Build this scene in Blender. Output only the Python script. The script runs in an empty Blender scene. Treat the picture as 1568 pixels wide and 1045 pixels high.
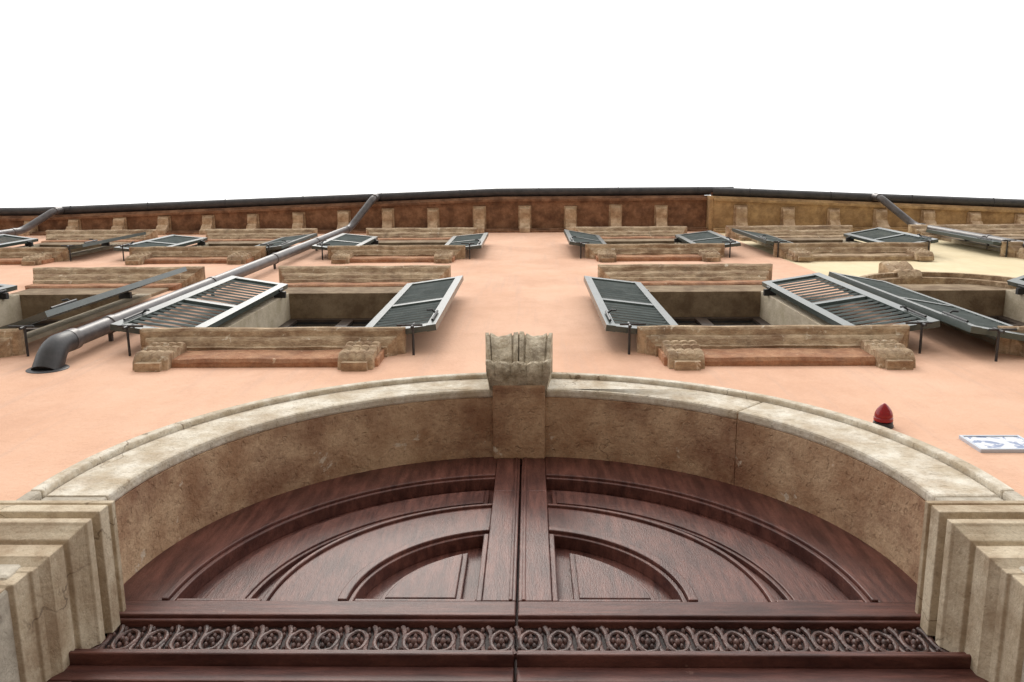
import bpy, math, random
from mathutils import Vector, Matrix
from mathutils.geometry import tessellate_polygon
random.seed(7)
scene=bpy.context.scene
COL=scene.collection

# ------------------------------------------------------------ materials
def mat(name,c1,c2,scale=6,rough=.85,bump=.15,bscale=60,stain=None,stain_amt=.5,stain_scale=(1.2,1.2,.35),
        stretch=(1,1,1),spec=.3,coat=0,pits=0,chips=None,chip_scale=4,chip_th=.66,streak=None,bdist=.02,grain=0,crack=None):
    m=bpy.data.materials.new(name); m.use_nodes=True
    nt=m.node_tree; N=nt.nodes; L=nt.links
    b=N['Principled BSDF']
    tc=N.new('ShaderNodeTexCoord')
    def noise(sc,detail,rg,msc,loc=(0,0,0),dist=0):
        mp=N.new('ShaderNodeMapping'); mp.inputs['Scale'].default_value=msc; mp.inputs['Location'].default_value=loc
        L.new(tc.outputs['Object'],mp.inputs['Vector'])
        n=N.new('ShaderNodeTexNoise'); n.inputs['Scale'].default_value=sc; n.inputs['Detail'].default_value=detail; n.inputs['Roughness'].default_value=rg; n.inputs['Distortion'].default_value=dist
        L.new(mp.outputs[0],n.inputs['Vector']); return n.outputs['Fac']
    def ramp(fac,p0,p1,c0,c1_):
        r=N.new('ShaderNodeValToRGB'); r.color_ramp.elements[0].position=p0; r.color_ramp.elements[1].position=p1
        r.color_ramp.elements[0].color=(*c0,1); r.color_ramp.elements[1].color=(*c1_,1)
        L.new(fac,r.inputs['Fac']); return r.outputs['Color']
    def mix(fac,a,bcol):
        mx=N.new('ShaderNodeMix'); mx.data_type='RGBA'
        L.new(fac,mx.inputs['Factor']); L.new(a,mx.inputs['A']); mx.inputs['B'].default_value=(*bcol,1); return mx.outputs['Result']
    out=ramp(noise(scale,10,.68,stretch),.38,.62,c1,c2)
    if stain:
        out=mix(ramp(noise(2.2,9,.72,stain_scale,(3.1,1.7,5.3)),.46,.66,(0,0,0),(stain_amt,)*3),out,stain)
    if streak:
        out=mix(ramp(noise(1.0,8,.7,(9,9,.55),(1,7,2)),.52,.72,(0,0,0),(streak[1],)*3),out,streak[0])
    if grain:
        out=mix(ramp(noise(90,6,.8,stretch,(2,2,2)),.50,.72,(0,0,0),(grain,)*3),out,tuple(x*.35 for x in c1))
    if chips:
        out=mix(ramp(noise(chip_scale,7,.7,(1,1,1),(8,2,4),.4),chip_th,chip_th+.03,(0,0,0),(.75,)*3),out,chips)
    crk=None
    if crack:   # hairline cracks, broken up by noise
        nn=N.new('ShaderNodeTexNoise'); nn.inputs['Scale'].default_value=5; nn.inputs['Detail'].default_value=6; L.new(tc.outputs['Object'],nn.inputs['Vector'])
        va=N.new('ShaderNodeVectorMath'); va.operation='MULTIPLY_ADD'; va.inputs[1].default_value=(.35,)*3
        L.new(nn.outputs['Color'],va.inputs[0]); L.new(tc.outputs['Object'],va.inputs[2])
        vo=N.new('ShaderNodeTexVoronoi'); vo.feature='DISTANCE_TO_EDGE'; vo.inputs['Scale'].default_value=1.7; L.new(va.outputs[0],vo.inputs['Vector'])
        r1=ramp(vo.outputs['Distance'],.002,.008,(1,1,1),(0,0,0))
        r2=ramp(noise(1.6,3,.5,(1,1,1),(5,9,1)),.54,.60,(0,0,0),(.8,)*3)
        mu=N.new('ShaderNodeVectorMath'); mu.operation='MULTIPLY'; L.new(r1,mu.inputs[0]); L.new(r2,mu.inputs[1]); crk=mu.outputs[0]
        out=mix(crk,out,crack)
    L.new(out,b.inputs['Base Color'])
    b.inputs['Roughness'].default_value=rough
    b.inputs['Specular IOR Level'].default_value=spec
    b.inputs['Coat Weight'].default_value=coat; b.inputs['Coat Roughness'].default_value=.15
    bp=N.new('ShaderNodeBump'); bp.inputs['Strength'].default_value=bump; bp.inputs['Distance'].default_value=bdist
    L.new(noise(bscale,6,.6,stretch),bp.inputs['Height']); nrm=bp.outputs[0]
    if pits:
        bp2=N.new('ShaderNodeBump'); bp2.inputs['Strength'].default_value=pits; bp2.inputs['Distance'].default_value=.010
        L.new(ramp(noise(26,4,.6,(1,1,1.6)),.58,.70,(1,1,1),(0,0,0)),bp2.inputs['Height']); L.new(nrm,bp2.inputs['Normal']); nrm=bp2.outputs[0]
        bp3=N.new('ShaderNodeBump'); bp3.inputs['Strength'].default_value=pits*.6; bp3.inputs['Distance'].default_value=.03
        L.new(noise(5,4,.6,(1,1,1),(4,4,4)),bp3.inputs['Height']); L.new(nrm,bp3.inputs['Normal']); nrm=bp3.outputs[0]
    L.new(nrm,b.inputs['Normal'])
    return m

M_pink=mat('salmon_plaster',(.71,.435,.300),(.78,.505,.365),1.1,.92,.28,34,stain=(.60,.355,.245),stain_amt=.6,stain_scale=(.8,.8,.5),spec=.10,streak=((.56,.39,.31),.45),grain=.16)
M_yel=mat('yellow_plaster',(.74,.62,.40),(.81,.70,.48),2,.92,.2,34,stain=(.62,.52,.34),stain_amt=.55,spec=.12,streak=((.58,.49,.34),.35))
M_stone=mat('weathered_trim_stone',(.33,.225,.14),(.63,.49,.335),8,.9,.55,45,stain=(.20,.115,.07),stain_amt=.75,stain_scale=(2,3,4),stretch=(.8,1.5,2.5),spec=.10,chips=(.72,.64,.51),chip_scale=15,chip_th=.62,streak=((.13,.095,.07),.55),grain=.5)
M_frz=mat('red_ochre_trim',(.36,.175,.10),(.52,.30,.18),9,.9,.5,45,stain=(.22,.12,.08),stain_amt=.7,stain_scale=(3,3,4),spec=.10,chips=(.60,.44,.31),chip_scale=12,chip_th=.63,grain=.45,streak=((.2,.12,.09),.4))
M_arch=mat('arch_limestone',(.56,.48,.365),(.79,.74,.64),9,.9,.28,60,stain=(.42,.32,.215),stain_amt=.65,stain_scale=(2.5,2.5,2.5),spec=.10,pits=.5,streak=((.34,.28,.21),.25),grain=.45,chips=(.33,.25,.17),chip_scale=19,chip_th=.645,crack=(.16,.11,.07))
M_imp=mat('impost_stone',(.45,.355,.245),(.64,.55,.415),5,.9,.28,60,stain=(.30,.205,.13),stain_amt=.75,stain_scale=(1.6,1.6,2.4),spec=.10,pits=.25,chips=(.22,.165,.12),chip_scale=10,chip_th=.66,grain=.45,crack=(.14,.10,.07))
M_pier=mat('jamb_pier_stone',(.46,.41,.335),(.63,.575,.48),4,.9,.3,60,stain=(.27,.235,.19),stain_amt=.75,stain_scale=(1.6,1.6,1.2),spec=.10,pits=.3,chips=(.24,.2,.16),chip_scale=8,chip_th=.65,grain=.4,crack=(.14,.11,.08))
M_soff=mat('arch_soffit_dirt_and_shade',(.40,.24,.145),(.62,.44,.29),4.5,.9,.45,45,stain=(.235,.115,.072),stain_amt=.9,stain_scale=(.9,.9,.9),spec=.10,pits=.6,chips=(.70,.61,.50),chip_scale=4.2,chip_th=.635,grain=.5,crack=(.12,.07,.045))  # arch stone again, browned for dirt and for the underside shade, put into its colour
M_key=mat('keystone_stone',(.34,.275,.19),(.66,.58,.45),16,.9,.6,60,stain=(.18,.14,.10),stain_amt=.8,stain_scale=(6,6,3),spec=.10,pits=.5,streak=((.13,.10,.08),.65),grain=.5)
WK=dict(rough=.45,bump=.2,bscale=40,stain=(.045,.015,.012),stain_amt=.6,stain_scale=(1.3,1.3,1.3),spec=.40,coat=.02,grain=.5,chips=(.24,.135,.105),chip_scale=12,chip_th=.68)
M_wood=mat('varnished_door_wood',(.068,.022,.017),(.175,.067,.050),5,stretch=(6,2,.8),**WK)
M_woodh=mat('varnished_door_rail',(.062,.020,.016),(.160,.060,.045),5,stretch=(.8,2,8),**WK)
M_carve=mat('carved_door_wood',(.045,.020,.016),(.14,.066,.052),20,.40,.3,80,spec=.45,grain=.4)
M_bed=mat('frieze_ground_wood',(.012,.006,.005),(.03,.013,.010),20,.6,.3,80,spec=.3)
M_shut=mat('green_grey_shutter_paint',(.050,.066,.060),(.080,.098,.090),8,.28,.05,60,spec=.5,chips=(.18,.19,.175),chip_scale=30,chip_th=.69)
M_slat=mat('shutter_slat_paint',(.15,.185,.19),(.23,.27,.275),8,.42,.05,60,spec=.5)
M_iron=mat('dark_iron',(.02,.02,.022),(.035,.033,.035),20,.5,.1,90,spec=.5)
M_pipe=mat('grey_brown_pipe',(.060,.052,.052),(.115,.098,.095),9,.42,.08,50,stain=(.04,.034,.034),stain_amt=.6,spec=.45,streak=((.03,.028,.028),.5))
M_gut=mat('dark_gutter_metal',(.035,.035,.04),(.065,.062,.065),9,.45,.08,50,spec=.5)
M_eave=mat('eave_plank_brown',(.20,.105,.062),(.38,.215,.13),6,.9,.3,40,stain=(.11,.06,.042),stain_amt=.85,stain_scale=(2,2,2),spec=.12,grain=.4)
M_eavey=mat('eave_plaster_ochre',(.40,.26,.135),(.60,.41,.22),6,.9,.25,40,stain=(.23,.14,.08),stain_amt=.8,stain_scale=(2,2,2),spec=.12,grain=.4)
M_brk=mat('eave_bracket_tan',(.40,.27,.165),(.68,.52,.36),9,.9,.3,50,stain=(.28,.17,.105),stain_amt=.7,stain_scale=(3,3,3),spec=.12,grain=.4)
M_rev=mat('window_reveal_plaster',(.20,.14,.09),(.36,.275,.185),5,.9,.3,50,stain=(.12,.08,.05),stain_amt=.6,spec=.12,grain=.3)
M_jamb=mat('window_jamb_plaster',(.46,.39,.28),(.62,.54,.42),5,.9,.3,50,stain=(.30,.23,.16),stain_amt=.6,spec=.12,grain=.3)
M_roof=mat('terracotta_roof',(.30,.13,.07),(.42,.2,.12),6,.9,.3,40)
M_street=mat('stone_paving',(.21,.195,.175),(.33,.31,.28),4,.9,.3,40)
M_fr=mat('window_frame_wood',(.04,.03,.025),(.08,.055,.04),8,.5,.1,60)

def simple(name,col,rough=.1,spec=.5,trans=0):
    m=bpy.data.materials.new(name); m.use_nodes=True
    b=m.node_tree.nodes['Principled BSDF']; b.inputs['Base Color'].default_value=(*col,1)
    b.inputs['Roughness'].default_value=rough; b.inputs['Specular IOR Level'].default_value=spec
    b.inputs['Transmission Weight'].default_value=trans
    return m
M_glass=simple('dark_window_glass',(.010,.012,.013),.08,.5)
M_red=simple('red_lamp_glass',(.28,.004,.008),.18,.45,.1)
M_sign=bpy.data.materials.new('glazed_ceramic'); M_sign.use_nodes=True
def _sign():
    nt=M_sign.node_tree;N=nt.nodes;L=nt.links;b=N['Principled BSDF']
    tc=N.new('ShaderNodeTexCoord'); n=N.new('ShaderNodeTexNoise'); n.inputs['Scale'].default_value=15; n.inputs['Detail'].default_value=2;n.inputs['Distortion'].default_value=1.5
    L.new(tc.outputs['Object'],n.inputs['Vector'])
    r=N.new('ShaderNodeValToRGB'); e=r.color_ramp.elements
    e[0].position=.52;e[0].color=(.66,.68,.72,1);e[1].position=.60;e[1].color=(.13,.19,.36,1)
    L.new(n.outputs['Fac'],r.inputs['Fac']);L.new(r.outputs['Color'],b.inputs['Base Color']);b.inputs['Roughness'].default_value=.3
_sign()

# ------------------------------------------------------------ mesh builder
class MB:
    def __init__(s): s.v=[];s.f=[]
    def add(s,vs,fs):
        o=len(s.v); s.v+= [tuple(v) for v in vs]; s.f+=[tuple(i+o for i in f) for f in fs]; return s
    def box(s,x0,x1,y0,y1,z0,z1):
        vs=[(x0,y0,z0),(x1,y0,z0),(x1,y1,z0),(x0,y1,z0),(x0,y0,z1),(x1,y0,z1),(x1,y1,z1),(x0,y1,z1)]
        return s.add(vs,[(0,3,2,1),(4,5,6,7),(0,1,5,4),(1,2,6,5),(2,3,7,6),(3,0,4,7)])
    def poly(s,loops,y0,y1):
        flat=[p for l in loops for p in l]; n=len(flat)
        tris=tessellate_polygon([[Vector((p[0],p[1],0)) for p in l] for l in loops])
        vs=[(p[0],y0,p[1]) for p in flat]+[(p[0],y1,p[1]) for p in flat]
        fs=[tuple(t) for t in tris]+[tuple(i+n for i in reversed(t)) for t in tris]
        o=0
        for l in loops:
            k=len(l)
            for i in range(k):
                a=o+i;b=o+(i+1)%k
                fs.append((a,b,b+n,a+n))
            o+=k
        return s.add(vs,fs)
    def prof(s,x0,x1,pr,yb=0.0,z=0.0):
        k=len(pr); vs=[]
        nx=10; ph=random.uniform(0,50)
        for p,zz in pr:
            ring=[(x0-p,yb,z+zz)]
            for j in range(nx+1):
                x=x0-p+(x1-x0+2*p)*j/nx
                w=.003*math.sin(x*9+ph)+.002*math.sin(x*23+ph*2+zz*30)
                ring.append((x,-p+w,z+zz+w*.7))
            ring.append((x1+p,yb,z+zz))
            vs+=ring
        m=nx+3;fs=[]
        for i in range(k-1):
            for j in range(m-1):
                a=i*m+j; fs.append((a,a+1,a+m+1,a+m))
        fs.append(tuple(reversed(range(m)))); e=(k-1)*m; fs.append(tuple(range(e,e+m)))
        return s.add(vs,fs)
    def tube(s,path,rad,seg=16,caps=True):
        path=[Vector(p) for p in path]; n=len(path)
        if not isinstance(rad,(list,tuple)): rad=[rad]*n
        vs=[];fs=[];prev=None
        for i,p in enumerate(path):
            t=(path[min(i+1,n-1)]-path[max(i-1,0)])
            if t.length<1e-6: t=Vector((0,0,1))
            t.normalize()
            if prev is None: u=t.orthogonal().normalized()
            else: u=(prev-t*prev.dot(t)).normalized()
            prev=u; w=t.cross(u)
            for k in range(seg):
                a=2*math.pi*k/seg
                vs.append(p+(u*math.cos(a)+w*math.sin(a))*rad[i])
        for i in range(n-1):
            for k in range(seg):
                a=i*seg+k;b=i*seg+(k+1)%seg
                fs.append((a,b,b+seg,a+seg))
        if caps:
            fs.append(tuple(range(seg))); fs.append(tuple((n-1)*seg+k for k in reversed(range(seg))))
        return s.add(vs,fs)
    def fluted(s,cx,prof,wt,wb,nfl,amp,nx=24):
        k=len(prof);vs=[];fs=[]
        zt=prof[0][1];zb=min(p[1] for p in prof)
        for i,(y,z) in enumerate(prof):
            t=(zt-z)/(zt-zb+1e-9); w=wt+(wb-wt)*t
            A=amp*(0 if i in(0,k-1) else 1)
            for j in range(nx+1):
                u=j/nx
                r=abs(math.sin(math.pi*u*nfl))**.6
                vs.append((cx+(u-.5)*w,y-A*r,z-A*r*.4))
        for i in range(k-1):
            for j in range(nx):
                a=i*(nx+1)+j; fs.append((a,a+1,a+nx+2,a+nx+1))
        fs.append(tuple(i*(nx+1) for i in range(k))); fs.append(tuple(i*(nx+1)+nx for i in reversed(range(k))))
        return s.add(vs,fs)
    def lathe(s,c,pr,seg=24):
        vs=[];fs=[]
        for d,r in pr:
            for k in range(seg):
                a=2*math.pi*k/seg; vs.append((c[0]+r*math.cos(a),c[1]-d,c[2]+r*math.sin(a)))
        for i in range(len(pr)-1):
            for k in range(seg):
                a=i*seg+k;b=i*seg+(k+1)%seg; fs.append((a,b,b+seg,a+seg))
        fs.append(tuple(range(seg))); fs.append(tuple((len(pr)-1)*seg+k for k in range(seg)))
        return s.add(vs,fs)
    def obj(s,name,m,parent=None,smooth=False,bevel=0,data_only=False):
        me=bpy.data.meshes.new(name); me.from_pydata(s.v,[],s.f); me.update()
        import bmesh
        bm=bmesh.new(); bm.from_mesh(me); bmesh.ops.recalc_face_normals(bm,faces=bm.faces); bm.to_mesh(me); bm.free()
        me.materials.append(m)
        if smooth:
            me.polygons.foreach_set('use_smooth',[True]*len(me.polygons))
            me.set_sharp_from_angle(angle=math.radians(40))
        if data_only: return me
        o=bpy.data.objects.new(name,me); COL.objects.link(o)
        if parent: o.parent=parent
        if bevel:
            b=o.modifiers.new('bevel','BEVEL'); b.width=bevel; b.segments=2; b.limit_method='ANGLE'; b.angle_limit=math.radians(40)
        return o
def empty(name):
    e=bpy.data.objects.new(name,None); COL.objects.link(e); return e
def rect(x0,x1,z0,z1): return [(x0,z0),(x1,z0),(x1,z1),(x0,z1)]

pink=empty('pink_building'); yel=empty('yellow_building')
XB=3.03
ZC=4.42; R=1.46
XL=-16; XR=20

# ------------------------------------------------------------ windows
HW=.53
LVP=[dict(sill=6.88,top=9.18,hood0=9.57),dict(sill=12.1,top=13.9,hood0=14.25)]
LVY=[dict(sill=6.66,top=9.18,hood0=9.57),dict(sill=12.1,top=13.9,hood0=14.25)]
pcols=[(-1.565,)*2,(1.55,)*2,(-3.99,)*2,(-6.42,)*2,(-8.87,)*2,(-11.32,)*2,(-13.8,)*2]
ycols=[(3.68,3.90),(6.45,6.6),(9.4,)*2,(12.1,)*2,(15,)*2]
def win_holes(cols,LV):
    return [rect(c[i]-HW-.05,c[i]+HW+.05,l['sill']-.025,l['top']+.05) for c in cols for i,l in enumerate(LV)]
arch_hole=[(-1.6,-.02)]+[(-1.6,ZC)]+[(1.6*math.cos(a),ZC+1.6*math.sin(a)) for a in [math.pi-math.pi*i/48 for i in range(1,48)]]+[(1.6,ZC),(1.6,-.02)]
outer=[(XL,-.02)]+arch_hole+[(XB,-.02),(XB,16.0),(XL,16.0)]
MB().poly([outer]+win_holes(pcols,LVP),0,.38).obj('facade_wall',M_pink,pink)
MB().poly([rect(XB+.003,XR,-.02,15.95)]+win_holes(ycols,LVY),0.012,.38).obj('facade_wall_yellow',M_yel,yel)
MB().box(XL,XB,.9,9,-.02,16).obj('building_core',M_pink,pink)
MB().box(XB+.01,XR,.9,9,-.02,15.95).obj('building_core_yellow',M_yel,yel)

SILL=[(.03,-.40),(.05,-.385),(.05,-.15),(.065,-.14),(.065,-.12),(.10,-.10),(.115,-.085),(.115,-.065),(.15,-.055),(.165,-.04),(.165,0.0)]
HOOD=[(.03,0),(.045,.02),(.045,.18),(.07,.20),(.07,.24),(.10,.27),(.115,.31),(.115,.34),(.155,.37),(.17,.40),(.17,.46)]
def shutter_mesh(w,h,key):
    fr=MB(); sl=MB(); t=.040; st=.060
    fr.box(0,st,-t,0,0,h); fr.box(w-st,w,-t,0,0,h)
    rails=[(0,.10),(h*.47-.04,h*.47+.04),(h-.08,h)]
    for a,b in rails: fr.box(st,w-st,-t+.002,-.002,a,b)
    for a,b in [(rails[0][1],rails[1][0]),(rails[1][1],rails[2][0])]:
        n=max(6,round((b-a)/.105))
        p=(b-a)/n
        for i in range(n):
            z=a+(i+.45)*p; h2=p*.66
            q=[(-t+.001,z-h2+.008),(-t+.014,z-h2),(-.001,z+h2-.012),(-.010,z+h2-.004)]
            x0,x1=st-.002,w-st+.002
            vs=[(x0,y,zz) for y,zz in q]+[(x1,y,zz) for y,zz in q]
            sl.add(vs,[(0,1,2,3),(7,6,5,4),(0,4,5,1),(1,5,6,2),(2,6,7,3),(3,7,4,0)])
    return (fr.obj('shutter_frame_'+key,M_shut,data_only=True),sl.obj('shutter_slats_'+key,M_slat,data_only=True))
def SMk(LV,k): return [shutter_mesh(.50,l['top']-l['sill'],k+str(i)) for i,l in enumerate(LV)]
SMP=SMk(LVP,'p'); SMY=SMk(LVY,'y')
def place_shutter(lv,hx,side,ang,parent,tag,LV,SM):
    l=LV[lv]
    for me in SM[lv]:
        o=bpy.data.objects.new(('louvered_shutter_' if 'frame' in me.name else 'shutter_slats_')+tag,me); COL.objects.link(o); o.parent=parent
        m=Matrix.Translation((hx,-.075,l['sill']-.02))@Matrix.Rotation(math.radians(-ang*side),4,'Z')
        if side<0: m=m@Matrix.Scale(-1,4,(1,0,0))
        o.matrix_world=m
SC=[(0,-.155),(-.085,-.155),(-.100,-.17),(-.100,-.20),(-.082,-.215),(-.080,-.235),(-.096,-.25),(-.098,-.285),(-.080,-.305),(-.076,-.325),(-.088,-.34),(-.088,-.385),(-.070,-.41),(-.045,-.43),(0,-.44)]
def bracket(mb,cx,z,w):
    mb.fluted(cx,[(y,z+dz*1.08+.012) for y,dz in SC],w,w,4,.009,nx=32)
    mb.box(cx-w*.36,cx+w*.36,-.05,0,z-.50,z-.455)
angs={(0,0,2,1):19,(0,0,2,-1):7,(0,0,0,-1):9,(0,0,0,1):8,(0,0,1,-1):7,(0,0,1,1):9,(0,1,0,-1):6,(0,0,3,1):5,(1,0,0,-1):10,(1,0,0,1):20}
def windows(cols,parent,tag,trim,LV,SM,ys=False):
    sill=MB();frz=MB();hood=MB();br=MB();sur=MB();jb=MB();fr=MB();gl=MB();iron=MB()
    for ci,cc in enumerate(cols):
        for li,l in enumerate(LV):
            c=cc[li]
            zs=l['sill']; half=.67
            if ys and li==0: half=.60
            if ys and li==1: half=.76
            zsl=zs if not(ys and li==0) else 6.84
            sill.prof(c-half,c+half,SILL[3:],0.02,zsl)
            frz.prof(c-half,c+half,[(p,zz if zz!=-.15 else -.143) for p,zz in SILL[:3]],0.02,zsl)
            for s in(-1,1): bracket(br,c+s*(half-.07),zsl,.205)
            if ys and li==0:
                A=[math.radians(22+136*i/24) for i in range(25)]
                for r0,r1,y in ((.66,.74,-.07),(.742,.79,-.11)):
                    zc=9.02
                    hood.poly([[(c+r1*math.cos(a),zc+r1*math.sin(a)) for a in A]+[(c+r0*math.cos(a),zc+r0*math.sin(a)) for a in reversed(A)]],y,.02)
            else:
                hood.prof(c-half,c+half,HOOD[2:],0.02,l['hood0'])
                frz.prof(c-half,c+half,[(.03,0),(.045,.02),(.045,.172)],0.02,l['hood0'])
            zt=l['top']
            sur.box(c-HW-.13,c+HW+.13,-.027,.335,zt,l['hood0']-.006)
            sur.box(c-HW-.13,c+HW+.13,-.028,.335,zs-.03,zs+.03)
            for s in(-1,1): jb.box(*sorted((c+s*HW,c+s*(HW+.13))),-.031,.335,zs+.031,zt-.001)
            y=.20
            W=rect(c-HW+.002,c+HW-.002,zs+.032,zt-.002)
            g1=rect(c-HW+.08,c-.05,zs+.1,zt-.45);g2=rect(c+.05,c+HW-.08,zs+.1,zt-.45)
            g3=rect(c-HW+.08,c-.05,zt-.39,zt-.08);g4=rect(c+.05,c+HW-.08,zt-.39,zt-.08)
            fr.poly([W,g1,g2,g3,g4],y,y+.05)
            gl.box(c-HW+.01,c+HW-.01,y+.02,y+.03,zs+.04,zt-.01)
            for s in(-1,1):
                a=angs.get((int(ys),li,ci,s),random.uniform(5,11))
                place_shutter(li,c+s*(HW+.005),s,a,parent,tag,LV,SM)
                bx=c+s*(HW+.36); z=zs+.02
                iron.tube([(bx,.02,z-.10),(bx,-.19,z-.10)],.008,8)
                iron.tube([(bx,-.185,z-.15),(bx,-.185,z-.04),(bx+.01,-.175,z-.02)],.009,8)
                iron.tube([(bx-.10*s,-.19,z-.10),(bx+.06*s,-.19,z-.10)],.007,8)
                for hz in (zs+.25,zt-.25):
                    iron.tube([(c+s*(HW+.0),-.095,hz-.05),(c+s*(HW+.0),-.095,hz+.05)],.011,8)
                    iron.box(c+s*(HW+.01)-.05,c+s*(HW+.01)+.05,-.082,-.028,hz-.02,hz+.02)
                an=math.radians(a); hx=c+s*(HW+.005)
                def P(u,v,zz): return (hx+s*(u*math.cos(an)),-.075-u*math.sin(an)-v,zz)
                iron.tube([P(.46,.050,zs+.10),P(.46,.052,zs+.42)],.008,8)
                iron.tube([P(.46,.045,zs+.36),P(.43,.075,zs+.36),P(.40,.080,zs+.34)],.007,8)
    sill.obj('window_sills_'+tag,trim,parent,bevel=.004); frz.obj('sill_and_hood_friezes_'+tag,M_frz if not ys else M_stone,parent,bevel=.003)
    hood.obj('window_hoods_'+tag,trim,parent,bevel=.004); br.obj('sill_brackets_'+tag,trim,parent,smooth=True)
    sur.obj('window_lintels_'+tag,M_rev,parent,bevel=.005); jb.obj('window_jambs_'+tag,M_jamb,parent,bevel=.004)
    fr.obj('window_frames_'+tag,M_fr,parent); gl.obj('window_glass_'+tag,M_glass,parent)
    iron.obj('shutter_ironwork_'+tag,M_iron,parent)
windows(pcols,pink,'pink',M_stone,LVP,SMP)
windows(ycols,yel,'yellow',M_stone,LVY,SMY,True)
kb=MB()
for c in ycols:
    pr=[(0,10.12),(-.15,10.12),(-.165,10.09),(-.15,10.0),(-.11,9.9),(-.09,9.85),(-.12,9.81),(-.12,9.74),(-.07,9.69),(0,9.69)]
    kb.fluted(c[0]-.08,pr,.27,.22,3,.014)
kb.obj('window_keystones_yellow',M_stone,yel,smooth=True)

# ------------------------------------------------------------ eaves
def eave(parent,tag,x0,x1,zs,fn,msoff,first,gut_x1):
    s=MB()
    n=40; xs=[x0+(x1-x0)*i/n for i in range(n+1)]
    vs=[];fs=[]
    for x in xs:
        d=fn(x)
        prof=[(0.1,zs),(-d+.07,zs),(-d+.07,zs-.045),(-d+.03,zs-.045),(-d+.03,zs+.02),(-d,zs+.035),(-d,zs+.13),(.1,zs+.13)]
        vs+=[(x,y,z) for y,z in prof]
    k=8
    for i in range(n):
        for j in range(k):
            a=i*k+j;b=i*k+(j+1)%k; fs.append((a,b,b+k,a+k))
    fs.append(tuple(range(k)));fs.append(tuple(n*k+j for j in reversed(range(k))))
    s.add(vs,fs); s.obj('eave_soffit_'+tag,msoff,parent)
    m=MB(); m.box(x0,x1,-.05,.05,zs-.17,zs-.003); m.box(x0,x1,-.03,.05,zs-.24,zs-.172)
    m.obj('eave_bed_moulding_'+tag,msoff,parent,bevel=.006)
    b=MB(); x=first
    while x>x0+.1: x-=.745
    x+=.745
    while x<x1-.1:
        d=fn(x)*random.uniform(.67,.72); w=.084+random.uniform(-.007,.007); xx=x+random.uniform(-.012,.012)
        pr=[(.0,zs-.004),(-d,zs-.004),(-d-.012,zs-.02),(-d-.012,zs-.05),(-d+.02,zs-.085),(-d+.08,zs-.10),(-d*.55,zs-.105),(-.14,zs-.14),(-.09,zs-.19),(-.07,zs-.25),(-.02,zs-.27),(.0,zs-.27)]
        vs=[(xx-w,y,z) for y,z in pr]+[(xx+w,y,z) for y,z in pr]; q=len(pr)
        fs=[tuple(range(q)),tuple(reversed(range(q,2*q)))]+[(i,(i+1)%q,(i+1)%q+q,i+q) for i in range(q)]
        b.add(vs,fs); b.box(xx-w-.02,xx+w+.02,-d-.03,-.0,zs-.03,zs-.0035)
        x+=.745
    b.obj('eave_brackets_'+tag,M_brk,parent,bevel=.008)
    g=MB();vs=[];fs=[];gs=14;r=.068
    xs2=[x0+(gut_x1-x0)*i/n for i in range(n+1)]
    for x in xs2:
        cy=-fn(x)-.072; cz=zs+.12
        for j in range(gs+1):
            a=math.pi+math.pi*j/gs; vs.append((x,cy+r*math.cos(a),cz+r*math.sin(a)))
        for j in range(gs+1):
            a=2*math.pi-math.pi*j/gs; vs.append((x,cy+(r-.006)*math.cos(a),cz+(r-.006)*math.sin(a)))
    k=2*(gs+1)
    for i in range(n):
        for j in range(k):
            a=i*k+j;b2=i*k+(j+1)%k; fs.append((a,b2,b2+k,a+k))
    fs.append(tuple(range(k)));fs.append(tuple(n*k+j for j in reversed(range(k))))
    g.add(vs,fs)
    xx=x0+.6
    while xx<gut_x1-.3:
        g.tube([(xx,-fn(xx)-.072+.074*math.cos(math.pi+math.pi*j/10),zs+.12+.074*math.sin(math.pi+math.pi*j/10)) for j in range(11)],.005,6); xx+=1.3
    g.obj('roof_gutter_'+tag,M_gut,parent,smooth=True)
    rf=MB();vs=[];fs=[]
    nx=int((x1-x0)/.055)
    for i in range(nx+1):
        x=x0+(x1-x0)*i/nx; h=.03*math.sin(2*math.pi*(x-x0)/.22)
        vs+=[(x,-fn(x)-.05,zs+.20+h),(x,5,zs+1.9+h)]
    for i in range(nx): fs.append((2*i,2*i+2,2*i+3,2*i+1))
    rf.add(vs,fs); rf.obj('tiled_roof_'+tag,M_roof,parent,smooth=True)
fp=lambda x: max(.30,.56-.034*max(0,-x-.5))
fy=lambda x: max(.32,.56-.046*max(0,x-3))
eave(pink,'pink',XL,XB-.1,16.0,fp,M_eave,-.04,XB+.35)
eave(yel,'yellow',XB-.03,XR,15.80,fy,M_eavey,3.44,XR)
MB().box(XB-.095,XB-.035,-.56,.0,15.78,16.12).obj('eave_end_board',M_eavey,yel,bevel=.004)

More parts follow.
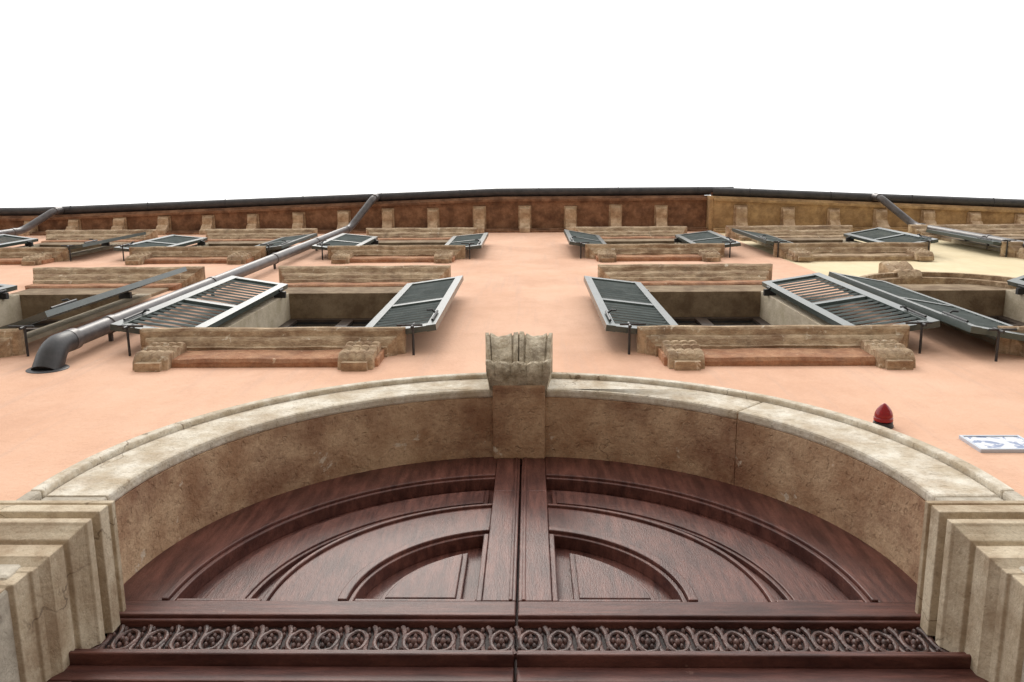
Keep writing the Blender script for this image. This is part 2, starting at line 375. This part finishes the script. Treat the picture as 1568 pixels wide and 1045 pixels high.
# ------------------------------------------------------------ archivolt, reveal, imposts
YD=-.035
rj=random.Random(11)
def sector(r0,r1,a0,a1,n=24,jit=0):
    A=[a0+(a1-a0)*i/n for i in range(n+1)]
    return [((r1+rj.uniform(-jit,jit))*math.cos(a),ZC+(r1+rj.uniform(-jit,jit))*math.sin(a)) for a in A]+[((r0)*math.cos(a),ZC+(r0)*math.sin(a)) for a in reversed(A)]
ka=math.asin(.135/R)
av=MB();so=MB();fi=MB();back=MB()
back.poly([sector(R+.008,1.66,0,math.pi,64)],-.012,.372)
for s in (0,1):
    cuts=[0,.80,math.pi/2-ka*.9] if s==0 else [0,math.pi/2-ka*.9]
    for i in range(len(cuts)-1):
        a0=cuts[i]+(.0008 if i else 0);a1=cuts[i+1]-.0008
        if s: a0,a1=math.pi-a1,math.pi-a0
        av.poly([sector(R,1.69,a0,a1,60)],-.028+random.uniform(-.001,.001),.018)
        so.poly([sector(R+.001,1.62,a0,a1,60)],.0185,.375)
    a0,a1=(0,math.pi/2-ka*.9) if not s else (math.pi/2+ka*.9,math.pi)
    fi.poly([sector(1.693,1.742,a0,a1,60,.0008)],-.05,.02)
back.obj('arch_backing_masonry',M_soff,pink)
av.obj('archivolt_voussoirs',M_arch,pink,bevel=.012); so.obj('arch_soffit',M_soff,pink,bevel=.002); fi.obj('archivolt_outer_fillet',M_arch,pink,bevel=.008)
j=MB()
for s in(-1,1):
    a,b=sorted((s*1.44,s*1.95)); j.box(a,b,-.010,.372,-.02,3.80)
    j.box(*sorted((s*1.459,s*1.69)),-.027,.37,3.80,4.4195)
    j.box(*sorted((s*1.693,s*1.742)),-.05,.02,3.80,4.419)
    j.box(*sorted((s*1.39,s*1.98)),-.07,.371,-.02,.75)
j.obj('arch_jamb_piers',M_pier,pink,bevel=.012)
IMP=[(.0,3.74),(.0,3.765),(.020,3.772),(.020,3.845),(.030,3.850),(.034,3.875),(.050,3.90),(.054,3.905),(.054,3.985),(.046,3.988),(.046,4.000),(.062,4.004),(.072,4.03),(.086,4.055),(.094,4.062),(.094,4.095),(.074,4.100),(.074,4.125),(.102,4.130),(.102,4.185),(.092,4.200),(.074,4.225),(.068,4.252),(.080,4.256),(.080,4.280)]
im=MB()
for s in(-1,1):
    vs=[];fs=[]
    for p,z in IMP:
        f=-max(.012+p*.3,p-.012)
        vs+=[(s*(1.95+p),.05,z),(s*(1.95+p),f,z),(s*(1.445-p),f,z),(s*(1.445-p),.34,z)]
    for i in range(len(IMP)-1):
        for k in range(3):
            a=i*4+k; fs.append((a,a+1,a+5,a+4))
    e=(len(IMP)-1)*4
    fs+= [(0,3,2,1),(e,e+1,e+2,e+3)]
    im.add(vs,fs)
im.obj('arch_imposts',M_imp,pink,bevel=.003)
# keystone
K=[(0,6.22),(-.235,6.222),(-.248,6.205),(-.245,6.17),(-.233,6.12),(-.208,6.07),(-.178,6.02),(-.146,5.985),(-.124,5.96),(-.112,5.945),(-.124,5.932),(-.148,5.915),(-.158,5.892),(-.152,5.868),(-.128,5.852),(-.095,5.846),(-.05,5.85),(0,5.853)]
kk=MB()
vs=[];fs=[];nx=80
for i,(y,z) in enumerate(K):
    t=(6.22-z)/.4; w=.370+(.290-.370)*min(1,max(0,t))
    if 10<=i<=15: w+=.03
    for jx in range(nx+1):
        u=jx/nx; e=0;dz=0
        c=abs(u-.5)
        if 1<=i<=9:
            if c<.012: e=-.004
            elif c<.085: e=.016
            elif c<.10: e=-.004
            elif c>.44: e=.010
            elif c>.425: e=-.004
            else: e=-.008+.018*((c-.2625)/.1625)**2
        elif 10<=i<=15:
            lob=abs(math.sin(math.pi*(u*4+.5)))**.5
            e=.020*lob+(.010 if c>.33 else 0)-.006; dz=-.006*lob
        wob=.003*math.sin(u*37+i*2.1)*math.sin(i*1.3+u*11)
        vs.append(((u-.5)*w-.012,y-e+wob,z+dz+(.004*math.sin(u*23) if i in(1,2) else 0)))
for i in range(len(K)-1):
    for jx in range(nx):
        a=i*(nx+1)+jx; fs.append((a,a+1,a+nx+2,a+nx+1))
fs.append(tuple(i*(nx+1) for i in range(len(K))));fs.append(tuple(i*(nx+1)+nx for i in reversed(range(len(K)))))
kk.add(vs,fs); kk.obj('carved_keystone',M_key,pink,smooth=True)
ks=MB(); ks.box(-.145,.125,-.055,.342,5.842,5.95)
ks.obj('keystone_soffit_block',M_soff,pink,bevel=.01)

# ------------------------------------------------------------ door
ZD=4.345
def half(r0,r1,xm,zoff=0,n=28):
    def arc(r):
        a0=math.asin(min(1,zoff/r)); a1=math.acos(min(1,xm/r)); return [(r*math.cos(a0+(a1-a0)*i/n),ZD+r*math.sin(a0+(a1-a0)*i/n)) for i in range(n+1)]
    if r0<=0: return arc(r1)+[(xm,ZD+zoff)]
    return arc(r1)+list(reversed(arc(r0)))
def mir(p,s): return [(x*s,z) for x,z in p] if s>0 else [(-x,z) for x,z in reversed(p)]
D=MB();DH=MB();DC=MB();DB=MB()
DB.poly([[(-1.5,0)]+[(1.5*math.cos(a),ZC+1.5*math.sin(a)) for a in [math.pi-math.pi*i/48 for i in range(49)]]+[(1.5,0)]],.435,.48)
for s in(1,-1):
    P=lambda poly,y0,y1,B=D: B.poly([mir(poly,s)],y0,y1)
    A=[i/30 for i in range(31)]
    up=[(1.49*math.cos(t*1.487),ZC+1.49*math.sin(t*1.487)) for t in A]
    lo=[(1.27*math.cos(t*1.472),ZD+1.27*math.sin(t*1.472)) for t in A]
    D.poly([mir([(1.49,ZD)]+up+list(reversed(lo)),s)],.374,.436)
    P(half(1.245,1.269,.125,.0),.364,.436)
    P(half(1.225,1.244,.125,.0),.376,.436)
    P(half(.985,1.17,.150,.035),.414,.436); P(half(1.00,1.15,.17,.055),.406,.42)
    P(half(.895,.912,.125,.0),.376,.436)
    P(half(.64,.894,.125,.0),.388,.436)
    P(half(.605,.639,.125,.0),.366,.436); P(half(.586,.604,.125,0),.380,.436)
    P(half(0,.51,.205,.05),.410,.436); P(half(0,.488,.225,.07),.398,.42)
    D.box(*sorted((s*.1255,s*.146)),.372,.436,ZD,ZD+.565)
    for (xa,xb) in ((.147,.58),(.915,1.22)):
        D.box(*sorted((s*xa,s*xb)),.3745,.436,ZD,ZD+.02)
    D.box(*sorted((s*.0045,s*.124)),.371,.436,ZD,ZD+1.045)
    D.box(*sorted((s*.0045,s*.124)),.373,.436,ZD+1.049,ZC+1.475)
    D.box(*sorted((s*.016,s*.03)),.366,.374,ZD,ZC+1.46)
    DH.box(*sorted((s*.0045,s*1.49)),.371,.436,ZD-.112,ZD-.002)
    o=-.082
    DH.box(*sorted((s*.0045,s*1.49)),.352,.436,4.292+o,4.313+o)
    DH.box(*sorted((s*.0045,s*1.49)),.364,.436,4.275+o,4.291+o)
    DC.box(*sorted((s*.0045,s*1.49)),.390,.436,4.085+o,4.274+o)
    DH.box(*sorted((s*.0045,s*1.49)),.364,.436,4.070+o,4.084+o)
    DH.box(*sorted((s*.0045,s*1.49)),.345,.436,4.042+o,4.069+o)
    DH.box(*sorted((s*.0045,s*1.49)),.335,.436,4.025+o,4.041+o)
    DH.box(*sorted((s*.0045,s*1.49)),.375,.436,3.86,4.024+o)
    for a,b in((.0045,.13),(.70,.82),(1.34,1.49)): D.box(*sorted((s*a,s*b)),.376,.436,.02,3.859)
    for a,b in((.02,.30),(1.25,1.40),(2.55,2.70)):
        for c,d in((.131,.699),(.821,1.339)): DH.box(*sorted((s*c,s*d)),.377,.436,a,b)
    for a,b in((.30,1.25),(1.40,2.55),(2.70,3.86)):
        for c,d in((.131,.699),(.821,1.339)):
            D.box(*sorted((s*(c+.05),s*(d-.05))),.415,.436,a+.05,b-.05); D.box(*sorted((s*(c+.09),s*(d-.09))),.40,.42,a+.09,b-.09)
cv=MB()
n=30; pitch=2.86/n; zc=4.098
def ell(cx,cz,rx,rz,y,depth,seg=12,ring=4):
    vs=[];fs=[]
    for i in range(ring+1):
        t=i/ring*math.pi/2
        for k in range(seg):
            a=2*math.pi*k/seg; vs.append((cx+rx*math.cos(t)*math.cos(a),y-depth*math.sin(t),cz+rz*math.cos(t)*math.sin(a)))
    for i in range(ring):
        for k in range(seg):
            a=i*seg+k;b=i*seg+(k+1)%seg; fs.append((a,b,b+seg,a+seg))
    cv.add(vs,fs)
for i in range(n):
    cx=-1.43+pitch*(i+.5)
    cv.tube([(cx+.034*math.cos(a),.386,zc+.060*math.sin(a)) for a in [2*math.pi*k/20 for k in range(21)]],[.0065+.0030*abs(math.sin(k*.9)) for k in range(21)],8)
    ell(cx,zc,.011,.016,.390,.018)
    for k in range(5):
        a=math.pi/2+k*2*math.pi/5+random.uniform(-.15,.15)
        ell(cx+.017*math.cos(a),zc+.031*math.sin(a),.0075,.013,.390,.014,10,3)
    xm=cx+pitch/2
    for sg in(-1,1):
        cv.tube([(xm+.018*math.sin(t*2)*sg*.6, .385, zc+sg*(.084-.066*t/1.2)) for t in [0,.3,.6,.9,1.2]],[.011,.010,.008,.006,.003],8)
        for dx in(-1,1):
            ell(xm+dx*.017,zc+sg*.070,.008,.015,.390,.015,10,3); ell(xm+dx*.010,zc+sg*.040,.006,.010,.390,.012,8,3)
for o in (D.obj('door_stiles_and_panels',M_wood,pink,bevel=.005),DH.obj('door_rails',M_woodh,pink,bevel=.005),DC.obj('door_frieze_bed',M_bed,pink),DB.obj('door_backing',M_wood,pink),cv.obj('door_carved_frieze',M_carve,pink,smooth=True)):
    o.location.y=YD

# ------------------------------------------------------------ drainpipes
def smooth_path(pts,rad=.1,n=6):
    pts=[Vector(p) for p in pts]; out=[pts[0]]
    for i in range(1,len(pts)-1):
        a,b,c=pts[i-1],pts[i],pts[i+1]
        d1=(a-b);d2=(c-b); r=min(rad,d1.length*.45,d2.length*.45)
        p1=b+d1.normalized()*r;p2=b+d2.normalized()*r
        for k in range(n+1):
            t=k/n; out.append((1-t)**2*p1+2*t*(1-t)*b+t*t*p2)
    out.append(pts[-1]); return out
def drainpipe(x,zg,yg,zend,dx):
    b=MB(); r=.055
    b.tube(smooth_path([(x+dx,yg,zg),(x+dx,yg,zg-.22),(x,-.115,zg-.75),(x,-.115,zend)],.14),r,20)
    b.tube([(x+dx,yg,zg-.20),(x+dx,yg,zg-.02)],[.056,.066],20)
    z=zg-1.0
    while z>zend+.3:
        b.tube([(x,-.115,z-.035),(x,-.115,z-.03),(x,-.115,z+.03),(x,-.115,z+.035)],[r+.002,r+.007,r+.007,r+.002],20)
        b.box(x-.012,x+.012,-.07,.015,z-.012,z+.012)
        z-=1.95
    return b
b=drainpipe(-2.79,16.06,-fp(-2.4)-.072,6.72,.31)
b.tube([(-2.79,-.115,6.80),(-2.79,-.115,6.79),(-2.79,-.115,6.72)],[.058,.067,.067],20)
pth=smooth_path([(-2.79,-.115,6.76),(-2.79,-.115,6.56),(-2.79,.02,6.44)],.12,8)
dp=b.obj('drainpipe',M_pipe,None,smooth=True)
e=MB()
e.tube(pth,[.064+.020*i/(len(pth)-1) for i in range(len(pth))],22)
e.lathe((-2.79,.005,6.46),[(0,.116),(.008,.116),(.012,.108),(.014,.085)],28)
e.obj('pipe_elbow',M_iron,dp,smooth=True)
drainpipe(5.95,15.87,-fy(5.3)-.072,.15,-.36).obj('drainpipe.001',M_pipe,None,smooth=True)
drainpipe(-8.0,16.06,-fp(-7.6)-.072,.15,.25).obj('drainpipe.002',M_pipe,None,smooth=True)

# ------------------------------------------------------------ alarm lamp & sign
al=empty('red_alarm_lamp'); c=(1.635,0,5.315)
MB().lathe(c,[(-.005,.046),(.008,.046),(.014,.042),(.022,.042),(.026,.034)]).obj('lamp_base',M_iron,al,smooth=True)
MB().lathe(c,[(.024,.034),(.029,.042),(.042,.042),(.046,.038),(.050,.040),(.062,.038),(.080,.030),(.095,.018),(.104,.009),(.108,.003)]).obj('lamp_lens',M_red,al,smooth=True)
sg=empty('ceramic_wall_sign')
MB().box(1.897,2.137,-.012,.004,4.960,5.135).obj('tile',M_sign,sg,bevel=.004)
MB().poly([rect(1.890,2.144,4.953,5.142),rect(1.902,2.132,4.967,5.128)],-.016,.003).obj('tile_border',simple('tile_border_glaze',(.50,.55,.63),.25),sg,bevel=.003)

# ------------------------------------------------------------ street
st=MB(); st.box(-300,300,-300,300,-.3,-.004) ; st.obj('street_ground',M_street)
pv=MB()
rnd=random.Random(3)
for i in range(34):
    for k in range(8):
        x0=-16+i*1.0+(.5 if k%2 else 0); y1=-.08-k*.5
        pv.box(x0+.006,x0+.994,y1-.494,y1-.0,-.05,.0+rnd.uniform(-.003,.003))
pv.obj('stone_pavement',M_street,None,bevel=.006)

# ------------------------------------------------------------ world, light, camera
w=bpy.data.worlds.new('World'); scene.world=w; w.use_nodes=True
nt=w.node_tree; bg=nt.nodes['Background']
sky=nt.nodes.new('ShaderNodeTexSky'); sky.sky_type='NISHITA'; sky.sun_disc=False
sky.sun_elevation=math.radians(58); sky.sun_rotation=math.radians(195); sky.dust_density=4; sky.air_density=1
mx=nt.nodes.new('ShaderNodeMix'); mx.data_type='RGBA'; mx.inputs['Factor'].default_value=.88
mx.inputs['B'].default_value=(13.4,13.3,13.1,1)
nt.links.new(sky.outputs[0],mx.inputs['A']); nt.links.new(mx.outputs['Result'],bg.inputs['Color'])
bg.inputs['Strength'].default_value=.145
sl=bpy.data.lights.new('sun','SUN'); sl.energy=1.15; sl.angle=math.radians(14); sl.color=(1,.95,.88)
so_=bpy.data.objects.new('sun',sl); COL.objects.link(so_)
el=math.radians(58); az=math.radians(195)
d=Vector((math.sin(az)*math.cos(el),math.cos(az)*math.cos(el),math.sin(el)))
so_.rotation_euler=d.to_track_quat('Z','Y').to_euler()

cd=bpy.data.cameras.new('camera'); cam=bpy.data.objects.new('camera',cd); COL.objects.link(cam)
F=1342.0
Z=Vector((27,282,-F)).normalized(); X=Vector((1,.008,0)); X=(X-Z*X.dot(Z)).normalized(); Y=Z.cross(X)
cam.matrix_world=Matrix.Translation((.05,-1.2,1.5))@Matrix((X,Y,Z)).to_4x4()
cd.sensor_width=36; cd.lens=36*F/1568; cd.clip_start=.02; cd.clip_end=2000
scene.camera=cam
scene.view_settings.view_transform='Standard'; scene.view_settings.look='None'; scene.view_settings.exposure=0
